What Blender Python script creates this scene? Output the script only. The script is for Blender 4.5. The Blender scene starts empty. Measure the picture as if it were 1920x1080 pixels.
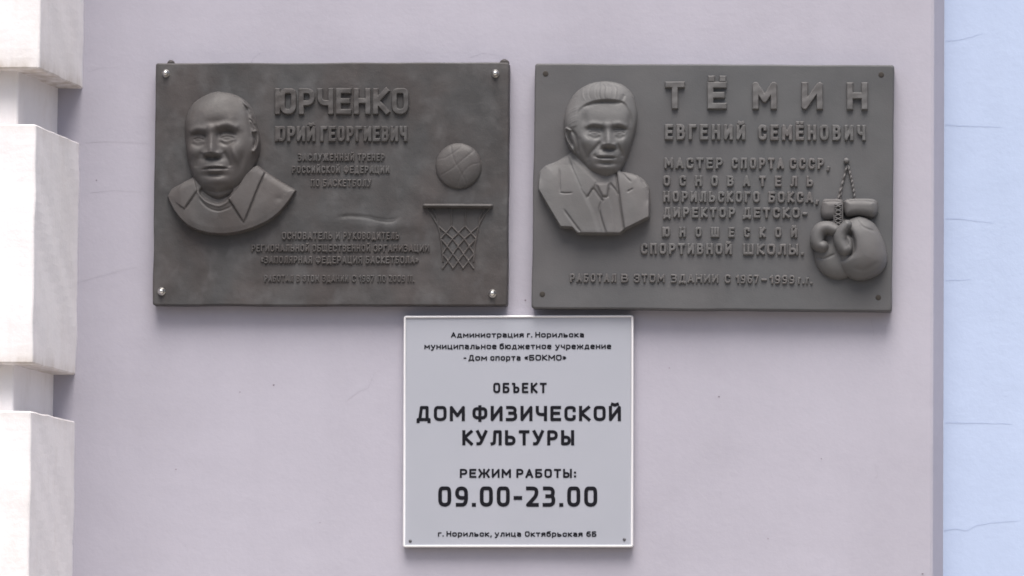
import bpy, bmesh, math, random
import numpy as np
from mathutils import Vector, Matrix

R = math.radians
C = bpy.context.scene.collection
scene = bpy.context.scene
random.seed(7)
rng = np.random.default_rng(7)
ZC = 2.47                      # height of the middle of the picture above the pavement

# ------------------------------------------------------------------ camera
cam_d = bpy.data.cameras.new('camera')
cam = bpy.data.objects.new('camera', cam_d)
C.objects.link(cam)
M3 = Matrix(((0.9964653873, -0.0018927199, 0.0839830314),
             (0.0835261236, -0.0842020148, -0.9929417946),
             (0.0089509008, 0.9964469069, -0.0837463017)))
CAM = Vector((0.8734235, -10.3265947, -0.8709615 + ZC))
cam.matrix_world = Matrix.Translation(CAM) @ M3.to_4x4()
cam_d.sensor_width = 36.0
cam_d.lens = 10400.0 / 1920.0 * 36.0
cam_d.clip_start = 0.1
cam_d.clip_end = 3000.0
scene.camera = cam

# ------------------------------------------------------------------ light
SUN_EL, SUN_AZ = 66.0, 2.0   # elevation; turn to the right of the wall's outward normal
world = bpy.data.worlds.new('World')
scene.world = world
world.use_nodes = True
wn = world.node_tree
bg = wn.nodes['Background']
sky = wn.nodes.new('ShaderNodeTexSky')
sky.sky_type = 'NISHITA'
sky.sun_disc = False
sky.sun_elevation = R(SUN_EL)
sky.sun_rotation = R(180 - SUN_AZ)
sky.air_density = 1.0
sky.dust_density = 6.0
sky.ozone_density = 1.0
wn.links.new(sky.outputs[0], bg.inputs[0])
bg.inputs[1].default_value = 0.078
sun_d = bpy.data.lights.new('sun', 'SUN')
sun_d.energy = 2.2
sun_d.angle = R(40)
sun_d.color = (1.0, 0.98, 0.95)
sun = bpy.data.objects.new('sun', sun_d)
C.objects.link(sun)
sd = Vector((math.sin(R(SUN_AZ)) * math.cos(R(SUN_EL)), -math.cos(R(SUN_AZ)) * math.cos(R(SUN_EL)), math.sin(R(SUN_EL))))
sun.rotation_euler = sd.to_track_quat('Z', 'Y').to_euler()
sun.location = (3, -6, 12)

vs = scene.view_settings
vs.view_transform = 'Standard'
vs.look = 'None'
vs.exposure = 1.0
vs.gamma = 1.0
vs.use_curve_mapping = False
scene.cycles.filter_width = 1.7
scene.cycles.max_bounces = 6

# ------------------------------------------------------------------ materials
def mat(name, col, rough=0.8, metal=0.0, spec=0.5):
    m = bpy.data.materials.new(name)
    m.use_nodes = True
    b = m.node_tree.nodes['Principled BSDF']
    b.inputs['Base Color'].default_value = (*col, 1)
    b.inputs['Roughness'].default_value = rough
    b.inputs['Metallic'].default_value = metal
    b.inputs['Specular IOR Level'].default_value = spec
    return m

class NT:
    """small node-tree writer"""
    def __init__(s, m):
        s.t = m.node_tree; s.b = s.t.nodes['Principled BSDF']
        s.co = s.t.nodes.new('ShaderNodeTexCoord').outputs['Object']
    def n(s, kind, **kw):
        o = s.t.nodes.new(kind)
        for k, v in kw.items():
            setattr(o, k, v)
        return o
    def mapped(s, scale, loc=(0, 0, 0)):
        o = s.n('ShaderNodeMapping')
        o.inputs['Scale'].default_value = scale
        o.inputs['Location'].default_value = loc
        s.t.links.new(s.co, o.inputs['Vector'])
        return o.outputs[0]
    def noise(s, vec, scale, detail=4, rough=0.5, dist=0.0):
        o = s.n('ShaderNodeTexNoise')
        o.inputs['Scale'].default_value = scale
        o.inputs['Detail'].default_value = detail
        o.inputs['Roughness'].default_value = rough
        o.inputs['Distortion'].default_value = dist
        s.t.links.new(vec, o.inputs['Vector'])
        return o.outputs['Fac']
    def ramp(s, fac, stops):
        o = s.n('ShaderNodeValToRGB')
        e = o.color_ramp.elements
        while len(e) < len(stops):
            e.new(0.5)
        for i, (p, c) in enumerate(stops):
            e[i].position = p
            e[i].color = (*c, 1) if len(c) == 3 else c
        s.t.links.new(fac, o.inputs['Fac'])
        return o.outputs['Color']
    def mix(s, fac, a, b, mode='MIX'):
        o = s.n('ShaderNodeMix', data_type='RGBA', blend_type=mode)
        for sock, v in ((o.inputs[0], fac), (o.inputs[6], a), (o.inputs[7], b)):
            if isinstance(v, (int, float)):
                sock.default_value = v
            elif isinstance(v, tuple):
                sock.default_value = (*v, 1)
            else:
                s.t.links.new(v, sock)
        return o.outputs[2]
    def color(s, c):
        s.t.links.new(c, s.b.inputs['Base Color'])
    def rough(s, c):
        s.t.links.new(c, s.b.inputs['Roughness'])
    def bump(s, h, dist, strength=1.0, prev=None):
        o = s.n('ShaderNodeBump')
        o.inputs['Distance'].default_value = dist
        o.inputs['Strength'].default_value = strength
        s.t.links.new(h, o.inputs['Height'])
        if prev is not None:
            s.t.links.new(prev, o.inputs['Normal'])
        s.t.links.new(o.outputs[0], s.b.inputs['Normal'])
        return o.outputs[0]

def sc(c, f):
    return tuple(x * f for x in c)

def plaster(name, col, dark, light, bump=0.0012, streak=0.2):
    m = mat(name, col, 0.9, spec=0.25)
    n = NT(m)
    big = n.noise(n.mapped((1, 1, 1)), 2.3, 5, 0.55, 0.3)
    base = n.ramp(big, [(0.30, dark), (0.52, col), (0.75, light)])
    st = n.noise(n.mapped((14, 14, 0.7)), 1.0, 4, 0.55)
    base = n.mix(streak, base, n.ramp(st, [(0.35, (0.90, 0.90, 0.90)), (0.6, (1.0, 1.0, 1.0))]), 'MULTIPLY')
    fine = n.noise(n.mapped((1, 1, 1)), 60, 4, 0.6)
    base = n.mix(0.6, base, n.ramp(fine, [(0.3, (0.95, 0.95, 0.96)), (0.7, (1.0, 1.0, 1.0))]), 'MULTIPLY')
    n.color(base)
    b1 = n.bump(n.noise(n.mapped((1, 1, 1)), 9, 3, 0.5), bump * 6, 0.5)
    n.bump(n.noise(n.mapped((1, 1, 1)), 140, 3, 0.6), bump, 0.6, b1)
    return m

LILAC = (0.408, 0.394, 0.456)
M_lilac = plaster('lilac_plaster', LILAC, (0.382, 0.368, 0.426), (0.428, 0.414, 0.478), 0.0006)
M_blue = plaster('blue_plaster', (0.435, 0.515, 0.69), (0.42, 0.50, 0.672), (0.45, 0.53, 0.708), 0.0006)
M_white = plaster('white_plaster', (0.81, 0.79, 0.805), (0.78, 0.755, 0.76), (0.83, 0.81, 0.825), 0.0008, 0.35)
n = NT(M_white)
prev = M_white.node_tree.nodes['Principled BSDF'].inputs['Base Color'].links[0].from_socket
at = n.n('ShaderNodeAttribute', attribute_name='grime_shade')
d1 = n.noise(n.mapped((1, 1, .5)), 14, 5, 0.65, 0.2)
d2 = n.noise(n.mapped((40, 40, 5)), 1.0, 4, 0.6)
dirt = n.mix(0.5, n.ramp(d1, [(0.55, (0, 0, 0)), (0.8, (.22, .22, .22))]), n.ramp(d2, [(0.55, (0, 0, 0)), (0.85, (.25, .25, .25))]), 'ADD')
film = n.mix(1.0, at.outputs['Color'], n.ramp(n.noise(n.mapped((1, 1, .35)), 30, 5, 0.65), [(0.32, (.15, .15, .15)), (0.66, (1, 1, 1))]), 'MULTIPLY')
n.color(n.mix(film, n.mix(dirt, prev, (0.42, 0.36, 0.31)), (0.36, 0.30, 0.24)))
M_crack = mat('crack_dark', (0.375, 0.445, 0.615), 0.95, spec=0.1)
M_crack2 = mat('crack_lilac', (0.360, 0.343, 0.393), 0.95, spec=0.1)
M_chip = mat('chip_dark', (0.20, 0.17, 0.20), 0.95, spec=0.1)
M_concrete = mat('concrete_grey', (0.24, 0.23, 0.22), 0.9)
n = NT(M_concrete)
n.color(n.ramp(n.noise(n.mapped((1, 1, 1)), 3, 6, 0.6), [(0.3, (0.26, 0.235, 0.20)), (0.7, (0.36, 0.33, 0.285))]))
n.bump(n.noise(n.mapped((1, 1, 1)), 80, 4, 0.6), 0.002)
M_asphalt = mat('asphalt_grey', (0.06, 0.06, 0.062), 0.9)
n = NT(M_asphalt)
n.color(n.ramp(n.noise(n.mapped((1, 1, 1)), 20, 6, 0.7), [(0.3, (0.045, 0.045, 0.047)), (0.7, (0.085, 0.084, 0.082))]))

def bronze(name, stops, tint_a, tint_b, scale, patch, rough=0.42):
    m = mat(name, stops[1][1], rough, 0.0, 0.28)
    n = NT(m)
    a = n.noise(n.mapped((1, 1, 1)), scale, 5, 0.55, 0.25)
    base = n.ramp(a, stops)
    t = n.noise(n.mapped((1, 1, 0.7), (3, 1, 2)), scale * 0.55, 3, 0.5, 0.3)
    base = n.mix(0.75, base, n.ramp(t, [(0.36, tint_a), (0.62, tint_b)]), 'MULTIPLY')
    p = n.noise(n.mapped((1, 1, .8), (7, 0, 4)), scale * 1.5, 3, 0.5, 0.15)
    base = n.mix(n.ramp(p, [(0.52, (0, 0, 0)), (0.74, (patch, patch, patch))]), base, (0.115, 0.115, 0.119))
    n.color(base)
    n.rough(n.ramp(n.noise(n.mapped((1, 1, 1)), scale * 2, 3, 0.5), [(0.3, (rough - .07,) * 3), (0.7, (rough + .12,) * 3)]))
    b1 = n.bump(n.noise(n.mapped((1, 1, 1)), scale * 2.2, 3, 0.5), 0.004, 0.35)
    n.bump(n.noise(n.mapped((1, 1, 1)), 330, 3, 0.6), 0.0004, 0.6, b1)
    return m

M_bronze_brown = bronze('brown_patinated_bronze', [(0.28, (0.048, 0.0455, 0.0462)), (0.5, (0.059, 0.0565, 0.0577)), (0.72, (0.073, 0.0705, 0.0722))],
                        (1.04, 0.95, 0.91), (0.95, 1.0, 1.01), 17, 0.45, 0.54)
M_bronze_worn = bronze('rubbed_bronze', [(0.28, (0.058, 0.0545, 0.0545)), (0.5, (0.070, 0.0662, 0.0664)), (0.72, (0.086, 0.0825, 0.083))],
                       (1.03, 0.96, 0.93), (0.98, 1.0, 1.0), 14, 0.4, 0.5)
M_bronze_grey = bronze('grey_cast_metal', [(0.25, (0.080, 0.0805, 0.085)), (0.5, (0.092, 0.0925, 0.097)), (0.75, (0.105, 0.1055, 0.110))],
                       (1.02, 0.98, 0.97), (0.98, 1.0, 1.0), 7, 0.25, 0.54)
M_grey_worn = bronze('rubbed_cast_metal', [(0.25, (0.098, 0.0955, 0.097)), (0.5, (0.110, 0.1075, 0.109)), (0.75, (0.122, 0.1195, 0.121))],
                     (1.02, 0.98, 0.97), (0.98, 1.0, 1.0), 12, 0.2, 0.5)
M_steel = mat('polished_steel', (0.66, 0.65, 0.63), 0.28, 1.0)
M_hole = mat('shaded_hole', (0.030, 0.025, 0.021), 0.8)
M_panel = mat('grey_sign_panel', (0.346, 0.358, 0.408), 0.42)
n = NT(M_panel)
n.color(n.ramp(n.noise(n.mapped((1, 1, 1)), 7, 4, 0.5), [(0.3, (0.337, 0.350, 0.398)), (0.7, (0.354, 0.365, 0.415))]))
M_frame = mat('white_plastic_frame', (0.74, 0.735, 0.76), 0.35)
M_ink = mat('black_vinyl_letters', (0.008, 0.008, 0.012), 0.6, spec=0.12)
M_rivet = mat('dark_rivet', (0.10, 0.10, 0.11), 0.5, 0.6)
M_lug = mat('dark_iron', (0.045, 0.040, 0.040), 0.7)

# ------------------------------------------------------------------ object helpers
def link(name, me, m, parent=None, smooth=False):
    o = bpy.data.objects.new(name, me)
    C.objects.link(o)
    if m:
        me.materials.append(m)
    if smooth:
        me.polygons.foreach_set('use_smooth', [True] * len(me.polygons))
    if parent:
        o.parent = parent
    return o

def pydata(name, v, f, m, parent=None, smooth=False):
    me = bpy.data.meshes.new(name)
    me.from_pydata([tuple(p) for p in v], [], [tuple(q) for q in f])
    me.update()
    return link(name, me, m, parent, smooth)

def bm_obj(name, bm, m, parent=None, smooth=False):
    bmesh.ops.recalc_face_normals(bm, faces=bm.faces)
    me = bpy.data.meshes.new(name)
    bm.to_mesh(me); bm.free()
    return link(name, me, m, parent, smooth)

def thing(name, label, cat, loc=(0, 0, 0), roty=0.0, group=None):
    o = bpy.data.objects.new(name, None)
    C.objects.link(o)
    o.location = loc
    o.rotation_euler = (0, roty, 0)
    o.empty_display_size = 0.1
    o['label'] = label; o['category'] = cat
    if group:
        o['group'] = group
    return o

def tag(o, label, cat, group=None):
    o['label'] = label; o['category'] = cat
    if group:
        o['group'] = group

def box_bm(x0, x1, y0, y1, z0, z1):
    bm = bmesh.new()
    v = [bm.verts.new(p) for p in ((x0, y0, z0), (x1, y0, z0), (x1, y1, z0), (x0, y1, z0), (x0, y0, z1), (x1, y0, z1), (x1, y1, z1), (x0, y1, z1))]
    for q in ((0, 3, 2, 1), (4, 5, 6, 7), (0, 1, 5, 4), (1, 2, 6, 5), (2, 3, 7, 6), (3, 0, 4, 7)):
        bm.faces.new([v[i] for i in q])
    return bm

# ------------------------------------------------------------------ ground
def ground(name, x0, x1, y0, y1, z, m):
    o = pydata(name, [(x0, y0, z), (x1, y0, z), (x1, y1, z), (x0, y1, z)], [(0, 1, 2, 3)], m)
    o['kind'] = 'structure'
    return o
ground('ground', -400, 400, -800, 200, -0.14, M_asphalt)
o = bm_obj('pavement', box_bm(-60, 60, -4.5, 6.0, -0.20, 0.0), M_concrete)
o['kind'] = 'structure'

# ------------------------------------------------------------------ building
WX0, WX1 = -0.823, 0.787
def wall_face(u, v):
    return 0
# lilac pier: front at y = 0, right edge splays back to the blue recess
bm = bmesh.new()
prof = [(-0.90, 0.0), (WX1 - 0.004, 0.0), (WX1 + 0.001, 0.003), (WX1 + 0.0205, 0.070), (WX1 + 0.0205, 0.60), (-0.90, 0.60)]
H = 9.0
lo = [bm.verts.new((x, y, -0.05)) for x, y in prof]
hi = [bm.verts.new((x, y, H)) for x, y in prof]
k = len(prof)
for i in range(k):
    j = (i + 1) % k
    bm.faces.new((lo[i], lo[j], hi[j], hi[i]))
bm.faces.new(lo[::-1]); bm.faces.new(hi)
wall = bm_obj('plaster_wall', bm, M_lilac)
tag(wall, 'lilac plastered wall that carries the plaques and the sign', 'wall')

# blue wall set back on the right (and one beyond the white pier, out of the picture)
def slab(x0, x1, y):
    return bm_obj('plaster_wall', box_bm(x0, x1, y, 0.62, -0.05, H), M_blue)
blue = slab(WX1 + 0.0205 - 0.004, 4.2, 0.067)
tag(blue, 'pale blue plastered wall with thin level cracks, right of the lilac wall', 'wall')

# white rusticated pier on the left
pier = thing('rusticated_pilaster', 'white rusticated pilaster of stacked blocks left of the lilac wall', 'pilaster', (-1.35, 0, 0))
def block_mesh(x0, x1, splay, depth, z0, z1, amp, back=0.05, seed=0):
    """a block: right side splayed, edges softened and slightly worn"""
    bm = box_bm(x0, x1, -depth, back, z0, z1)
    for v in bm.verts:
        if v.co.x > x0 + 0.01:
            v.co.x += splay * v.co.y / depth
    bmesh.ops.bevel(bm, geom=list(bm.edges), offset=0.0025, segments=1, affect='EDGES', clamp_overlap=True)
    bmesh.ops.subdivide_edges(bm, edges=[e for e in bm.edges if e.calc_length() > 0.08], cuts=24, use_grid_fill=True)
    r = random.Random(seed)
    ph = [(r.uniform(0, 6.28), r.uniform(20, 75)) for _ in range(6)]
    for v in bm.verts:
        if v.co.y > 0.01:
            continue
        s = sum(math.sin(v.co.z * f + v.co.y * f * .7 + v.co.x * f * .5 + p) for p, f in ph) / 3
        t = sum(math.sin(v.co.x * f * 1.3 + v.co.y * f + p * 2) for p, f in ph) / 3
        v.co.x += amp * s
        v.co.z += amp * 0.8 * t
        v.co.y += amp * 0.7 * math.sin(v.co.z * 40 + v.co.x * 33)
    return bm
PX = pier.location.x
ZB = [(0.3774, 0.8174), (-0.166, 0.2738), (-0.70, -0.2536)]
zz = -0.80
blocks = list(ZB)
z = 0.92
while z < H - ZC - 0.5:
    blocks.append((z, z + 0.44)); z += 0.5425
z = -0.80
while z - 0.44 > -ZC - 0.02:
    blocks.append((z - 0.44, z)); z -= 0.5425
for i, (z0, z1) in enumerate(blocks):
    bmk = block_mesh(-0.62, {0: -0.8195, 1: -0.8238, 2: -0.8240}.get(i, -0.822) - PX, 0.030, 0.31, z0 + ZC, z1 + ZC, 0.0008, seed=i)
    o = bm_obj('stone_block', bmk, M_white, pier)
    gat = o.data.color_attributes.new('grime_shade', 'FLOAT_COLOR', 'POINT')
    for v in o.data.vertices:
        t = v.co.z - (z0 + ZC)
        gv = .75 * math.exp(-max(t, 0) / .016) + .35 * math.exp(-max(z1 + ZC - v.co.z, 0) / .008)  # edge dirt, plus darkening of the undersides painted in as shade
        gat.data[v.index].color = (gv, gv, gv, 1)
core = bm_obj('core', block_mesh(-0.57, -0.866 - PX, 0.030, 0.265, -0.02, H - 0.3, 0.0006, seed=50), M_white, pier)

# ------------------------------------------------------------------ cracks and chips of the walls
def ribbon(pts, w, y):
    """thin tapering ribbon in the wall plane: pts = (x, z); returns verts, faces"""
    v, f = [], []
    m = len(pts)
    for i, (x, zz_) in enumerate(pts):
        a = pts[max(0, i - 1)]; b = pts[min(m - 1, i + 1)]
        dx, dz = b[0] - a[0], b[1] - a[1]
        L = math.hypot(dx, dz) or 1
        t = i / (m - 1)
        ww = w * (0.25 + 0.75 * (1 - t)) * (0.7 + 0.6 * random.random()) * 0.5
        if i == m - 1:
            ww *= 0.1
        v += [(x - dz / L * ww, y, zz_ + dx / L * ww), (x + dz / L * ww, y, zz_ - dx / L * ww)]
    for i in range(m - 1):
        f.append((2 * i, 2 * i + 1, 2 * i + 3, 2 * i + 2))
    return v, f

def P(u, v, y):
    """the point of the plane at depth y that the survey photo's drawing coordinate (u, v) names"""
    d = M3 @ Vector(((u - 960) / 10400.0, (540 - v) / 10400.0, -1.0))
    t = (y - CAM.y) / d.y
    return CAM + d * t

def crack(host, pts, w, y, m, name='crack'):
    q = []
    for i in range(len(pts) - 1):
        a, b = pts[i], pts[i + 1]
        for s in range(6):
            t = s / 6
            q.append((a[0] + (b[0] - a[0]) * t, a[1] + (b[1] - a[1]) * t + random.uniform(-.6, .6)))
    q.append(pts[-1])
    w3 = []
    for u, v in q:
        p = P(u, v, y)
        w3.append((p.x, p.z))
    v, f = ribbon(w3, w, y)
    return pydata(name, v, f, m, host)

yb = 0.0665
for pts, w in (([(1773, 77), (1795, 76), (1820, 70), (1845, 62)], .0020),
               ([(1773, 234), (1800, 236), (1840, 237), (1880, 239)], .0026),
               ([(1773, 410), (1800, 411), (1830, 415), (1865, 418)], .0024),
               ([(1773, 526), (1800, 525), (1822, 524)], .0022),
               ([(1773, 793), (1800, 793), (1850, 794), (1900, 795)], .0028),
               ([(1770, 995), (1790, 992), (1812, 995), (1830, 986), (1855, 981), (1915, 976)], .0024)):
    crack(blue, pts, w * .8, yb + .0002, M_crack)
for pts, w in (([(650, 752), (672, 735), (690, 728), (702, 700), (720, 690)], .0012),
               ([(470, 118), (476, 108), (490, 99), (508, 97)], .0012),
               ([(1634, 600), (1638, 625), (1636, 640)], .0014), ([(1660, 610), (1659, 645)], .0013),
               ([(160, 268), (200, 266), (250, 268), (287, 270)], .0013),
               ([(165, 135), (190, 128), (215, 126), (255, 115)], .0010),
               ([(170, 362), (215, 357), (260, 360), (285, 358)], .0010),
               ([(1640, 870), (1646, 890), (1636, 908)], .0011),
               ([(145, 530), (200, 515), (245, 503), (280, 498)], .0010),
               ([(880, 108), (905, 100), (935, 104)], .0010)):
    crack(wall, pts, w * .5, -0.0003, M_crack2)
def chip(u, v, r, m=M_chip):
    p = P(u, v, 0)
    k = 9
    vv = [(p.x + math.cos(i / k * 6.283) * r * random.uniform(.6, 1.2), -0.0007, p.z + math.sin(i / k * 6.283) * r * random.uniform(.5, 1.0)) for i in range(k)]
    return pydata('chip', vv, [tuple(range(k - 1, -1, -1))], m, wall)
for u, v, r in ((513, 722, .0022), (1348, 744, .0018), (985, 563, .0022), (181, 338, .0016), (1730, 1076, .0020), (450, 735, .0012),
                (1255, 690, .0012), (1540, 860, .0012), (330, 880, .0013), (1440, 1010, .0012), (600, 980, .0012)):
    chip(u, v, r)

# ------------------------------------------------------------------ drawing frames of the three boards (drawing mm -> board metres)
class Frame:
    def __init__(s, ax, az, yface, root):
        s.ax, s.az, s.y, s.root = ax, az, yface, root
    def __call__(s, u, v):
        return ((s.ax[0] + s.ax[1] * u + s.ax[2] * v) * 1e-3, (s.az[0] + s.az[1] * u + s.az[2] * v) * 1e-3)

def grid_relief(name, fr, u0, u1, v0, v1, step, fn, m, parent=None, y0=None, eps=0.02, sink=0.6):
    """relief over a drawing rectangle; fn(U, V) = height in mm above the board, <= 0 outside the figure"""
    us = np.arange(u0, u1 + step, step); vsr = np.arange(v0, v1 + step, step)
    U, V = np.meshgrid(us, vsr)
    Hh = fn(U, V)
    Hh = np.where(Hh <= eps, -sink, Hh)
    keep = Hh > 0
    cell = keep[:-1, :-1] | keep[1:, :-1] | keep[:-1, 1:] | keep[1:, 1:]
    nu = len(us)
    idx = np.arange(U.size).reshape(U.shape)
    a = idx[:-1, :-1][cell]; b = idx[:-1, 1:][cell]; c = idx[1:, 1:][cell]; d = idx[1:, :-1][cell]
    quads = np.stack([d, c, b, a], 1)
    used = np.unique(quads)
    remap = np.full(U.size, -1); remap[used] = np.arange(len(used))
    X, Z = fr(U.ravel()[used], V.ravel()[used])
    Yv = (fr.y if y0 is None else y0) - Hh.ravel()[used] * 1e-3
    verts = np.stack([X, Yv, Z], 1)
    me = bpy.data.meshes.new(name)
    me.from_pydata(verts.tolist(), [], remap[quads].tolist())
    me.update()
    return link(name, me, m, parent or fr.root, True)

# ------------------------------------------------------------------ stroke lettering
Q = 0.30
def rp(*pts):
    """polyline whose points may carry a corner radius"""
    out = []
    n_ = len(pts)
    for i, p in enumerate(pts):
        if len(p) == 2 or i in (0, n_ - 1):
            out.append(p[:2]); continue
        a, b, r = pts[i - 1], pts[i + 1], p[2]
        da = math.hypot(a[0] - p[0], a[1] - p[1]); db = math.hypot(b[0] - p[0], b[1] - p[1])
        ra = min(r, da * .5); rb = min(r, db * .5)
        A = (p[0] + (a[0] - p[0]) * ra / da, p[1] + (a[1] - p[1]) * ra / da)
        B = (p[0] + (b[0] - p[0]) * rb / db, p[1] + (b[1] - p[1]) * rb / db)
        for s in range(6):
            t = s / 5
            out.append(tuple((1 - t) ** 2 * A[q] + 2 * t * (1 - t) * p[q] + t * t * B[q] for q in (0, 1)))
    return out
def ring(x0, x1, y0, y1, r=Q):
    xm = (x0 + x1) / 2
    return rp((xm, y1), (x1, y1, r), (x1, y0, r), (x0, y0, r), (x0, y1, r), (xm, y1))
G = {
 'А': (.60, [[(0, 0), (.3, 1), (.6, 0)], [(.11, .30), (.49, .30)]]),
 'Б': (.55, [rp((.50, 1), (0, 1), (0, 0), (.55, 0, Q), (.55, .56, Q), (0, .56))]),
 'В': (.55, [rp((.25, .53), (.51, .53, Q), (.51, 1, Q), (0, 1), (0, 0), (.55, 0, Q), (.55, .53, Q), (0, .53))]),
 'Г': (.46, [[(0, 0), (0, 1), (.46, 1)]]),
 'Д': (.66, [[(.10, 0), (.20, 1), (.54, 1), (.54, 0)], [(0, -.17), (0, 0), (.66, 0), (.66, -.17)]]),
 'Е': (.50, [[(.5, 1), (0, 1), (0, 0), (.5, 0)], [(0, .52), (.43, .52)]]),
 'Ж': (.92, [[(.46, 0), (.46, 1)], [(0, 1), (.24, .5), (0, 0)], [(.92, 1), (.68, .5), (.92, 0)], [(.24, .5), (.68, .5)]]),
 'З': (.54, [rp((.02, 1), (.50, 1, Q), (.50, .53, Q), (.16, .53)), rp((.16, .53), (.54, .53, Q), (.54, 0, Q), (0, 0))]),
 'И': (.58, [[(0, 1), (0, 0), (.58, 1), (.58, 0)]]),
 'Й': (.58, [[(0, 1), (0, 0), (.58, 1), (.58, 0)], [(.13, 1.27), (.29, 1.20), (.45, 1.27)]]),
 'К': (.54, [[(0, 0), (0, 1)], [(.52, 1), (.06, .52), (.54, 0)]]),
 'Л': (.58, [rp((0, 0), (.16, .05, .1), (.20, 1), (.58, 1), (.58, 0))]),
 'М': (.72, [[(0, 0), (0, 1), (.36, .32), (.72, 1), (.72, 0)]]),
 'Н': (.57, [[(0, 0), (0, 1)], [(.57, 0), (.57, 1)], [(0, .52), (.57, .52)]]),
 'О': (.58, [ring(0, .58, 0, 1)]),
 'П': (.56, [[(0, 0), (0, 1), (.56, 1), (.56, 0)]]),
 'Р': (.54, [rp((0, 0), (0, 1), (.54, 1, Q), (.54, .42, Q), (0, .42))]),
 'С': (.54, [rp((.54, .76), (.54, 1, Q), (0, 1, Q), (0, 0, Q), (.54, 0, Q), (.54, .24))]),
 'Т': (.54, [[(0, 1), (.54, 1)], [(.27, 1), (.27, 0)]]),
 'У': (.58, [[(0, 1), (.30, .34)], rp((.58, 1), (.28, .22), (.18, 0, .15), (.02, 0))]),
 'Ф': (.78, [[(.39, 1.06), (.39, -.06)], ring(0, .78, .14, .90)]),
 'Ц': (.64, [[(0, 1), (0, 0), (.54, 0), (.54, 1)], [(.54, 0), (.64, 0), (.64, -.18)]]),
 'Ч': (.54, [rp((0, 1), (0, .42, Q), (.54, .42)), [(.54, 1), (.54, 0)]]),
 'Ш': (.84, [[(0, 1), (0, 0), (.84, 0), (.84, 1)], [(.42, 0), (.42, 1)]]),
 'Щ': (.94, [[(0, 1), (0, 0), (.84, 0), (.84, 1)], [(.42, 0), (.42, 1)], [(.84, 0), (.94, 0), (.94, -.18)]]),
 'Ъ': (.64, [rp((0, 1), (.16, 1), (.16, 0), (.64, 0, Q), (.64, .55, Q), (.16, .55))]),
 'Ы': (.72, [rp((0, 1), (0, 0), (.48, 0, Q), (.48, .55, Q), (0, .55)), [(.72, 1), (.72, 0)]]),
 'Ь': (.54, [rp((0, 1), (0, 0), (.54, 0, Q), (.54, .55, Q), (0, .55))]),
 'Э': (.54, [rp((0, .78), (0, 1, Q), (.54, 1, Q), (.54, 0, Q), (0, 0, Q), (0, .22)), [(.2, .52), (.54, .52)]]),
 'Ю': (.80, [[(0, 0), (0, 1)], [(0, .52), (.25, .52)], ring(.25, .80, 0, 1)]),
 'Я': (.54, [rp((.54, 0), (.54, 1), (0, 1, Q), (0, .46, Q), (.54, .46)), [(.26, .46), (0, 0)]]),
 '0': (.55, [ring(0, .55, 0, 1)]),
 '1': (.24, [[(0, .78), (.24, 1), (.24, 0)]]),
 '2': (.53, [rp((0, 1), (.52, 1, .34), (.50, .56, .2), (0, 0), (.53, 0))]),
 '3': (.53, [rp((.02, 1), (.50, 1, Q), (.50, .53, Q), (.16, .53)), rp((.16, .53), (.53, .53, Q), (.53, 0, Q), (0, 0))]),
 '6': (.54, [rp((.48, 1), (0, 1, .4), (0, 0, Q), (.54, 0, Q), (.54, .58, Q), (0, .58))]),
 '7': (.50, [[(0, 1), (.50, 1), (.16, 0)]]),
 '8': (.54, [ring(0, .54, 0, .54), ring(.03, .51, .54, 1)]),
 '9': (.54, [rp((.04, 0), (.54, 0, .4), (.54, 1, Q), (0, 1, Q), (0, .42, Q), (.54, .42))]),
 '.': (.02, [[(0, 0), (.02, 0)]]),
 ',': (.06, [[(.06, .03), (0, -.2)]]),
 '-': (.28, [[(0, .42), (.28, .42)]]),
 ':': (.02, [[(0, .08), (.02, .08)], [(0, .62), (.02, .62)]]),
 '«': (.34, [[(.15, .68), (0, .45), (.15, .22)], [(.34, .68), (.19, .45), (.34, .22)]]),
 '»': (.34, [[(0, .68), (.15, .45), (0, .22)], [(.19, .68), (.34, .45), (.19, .22)]]),
}
G['Ё'] = (.50, G['Е'][1] + [[(.03, 1.29), (.04, 1.29)], [(.46, 1.29), (.47, 1.29)]])
X_ = .72
def low(s):
    return [[(x, y * X_) for x, y in st] for st in s]
for ch in 'вгджзийклмнопстцчшщъыьэюя':
    w_, s_ = G[ch.upper()]
    G[ch] = (w_ * .92, [[(x * .92, y) for x, y in st] for st in low(s_)])
G['а'] = (.48, low([rp((.04, 1), (.48, 1, Q), (.48, 0)), rp((.48, .56), (0, .56, Q), (0, 0, Q), (.48, 0))]))
G['б'] = (.52, low([rp((.48, 1.42), (0, 1.32, Q), (0, 0, Q), (.52, 0, Q), (.52, .92, Q), (0, .92))]))
G['е'] = (.50, low([rp((0, .52), (.50, .52), (.50, 1, Q), (0, 1, Q), (0, 0, Q), (.46, 0))]))
G['р'] = (.52, low([rp((0, -.42), (0, 1), (.52, 1, Q), (.52, 0, Q), (0, 0))]))
G['у'] = (.52, low([[(0, 1), (.27, .12)], rp((.52, 1), (.22, -.25), (.16, -.42, .1), (.02, -.42))]))

def layout(text, x0, x1, base, H, sw, gap=None, k=None):
    """stroke polylines (drawing mm) of one word fitted between x0 and x1, cap height H above the baseline"""
    ws = [G[c][0] for c in text]
    avail = (x1 - x0) - sw
    n_ = len(text) - 1
    if k is not None and n_:
        step = (avail - k * (H - sw) * sum(ws)) / n_
    else:
        step = sw + (gap if gap is not None else sw * .8)
        k = (avail - n_ * step) / ((H - sw) * sum(ws))
    out = []
    x = x0 + sw / 2
    for c, w_ in zip(text, ws):
        for st in G[c][1]:
            out.append([(x + px_ * k * (H - sw), base - sw / 2 - py_ * (H - sw)) for px_, py_ in st])
        x += w_ * k * (H - sw) + step
    return out

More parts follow.
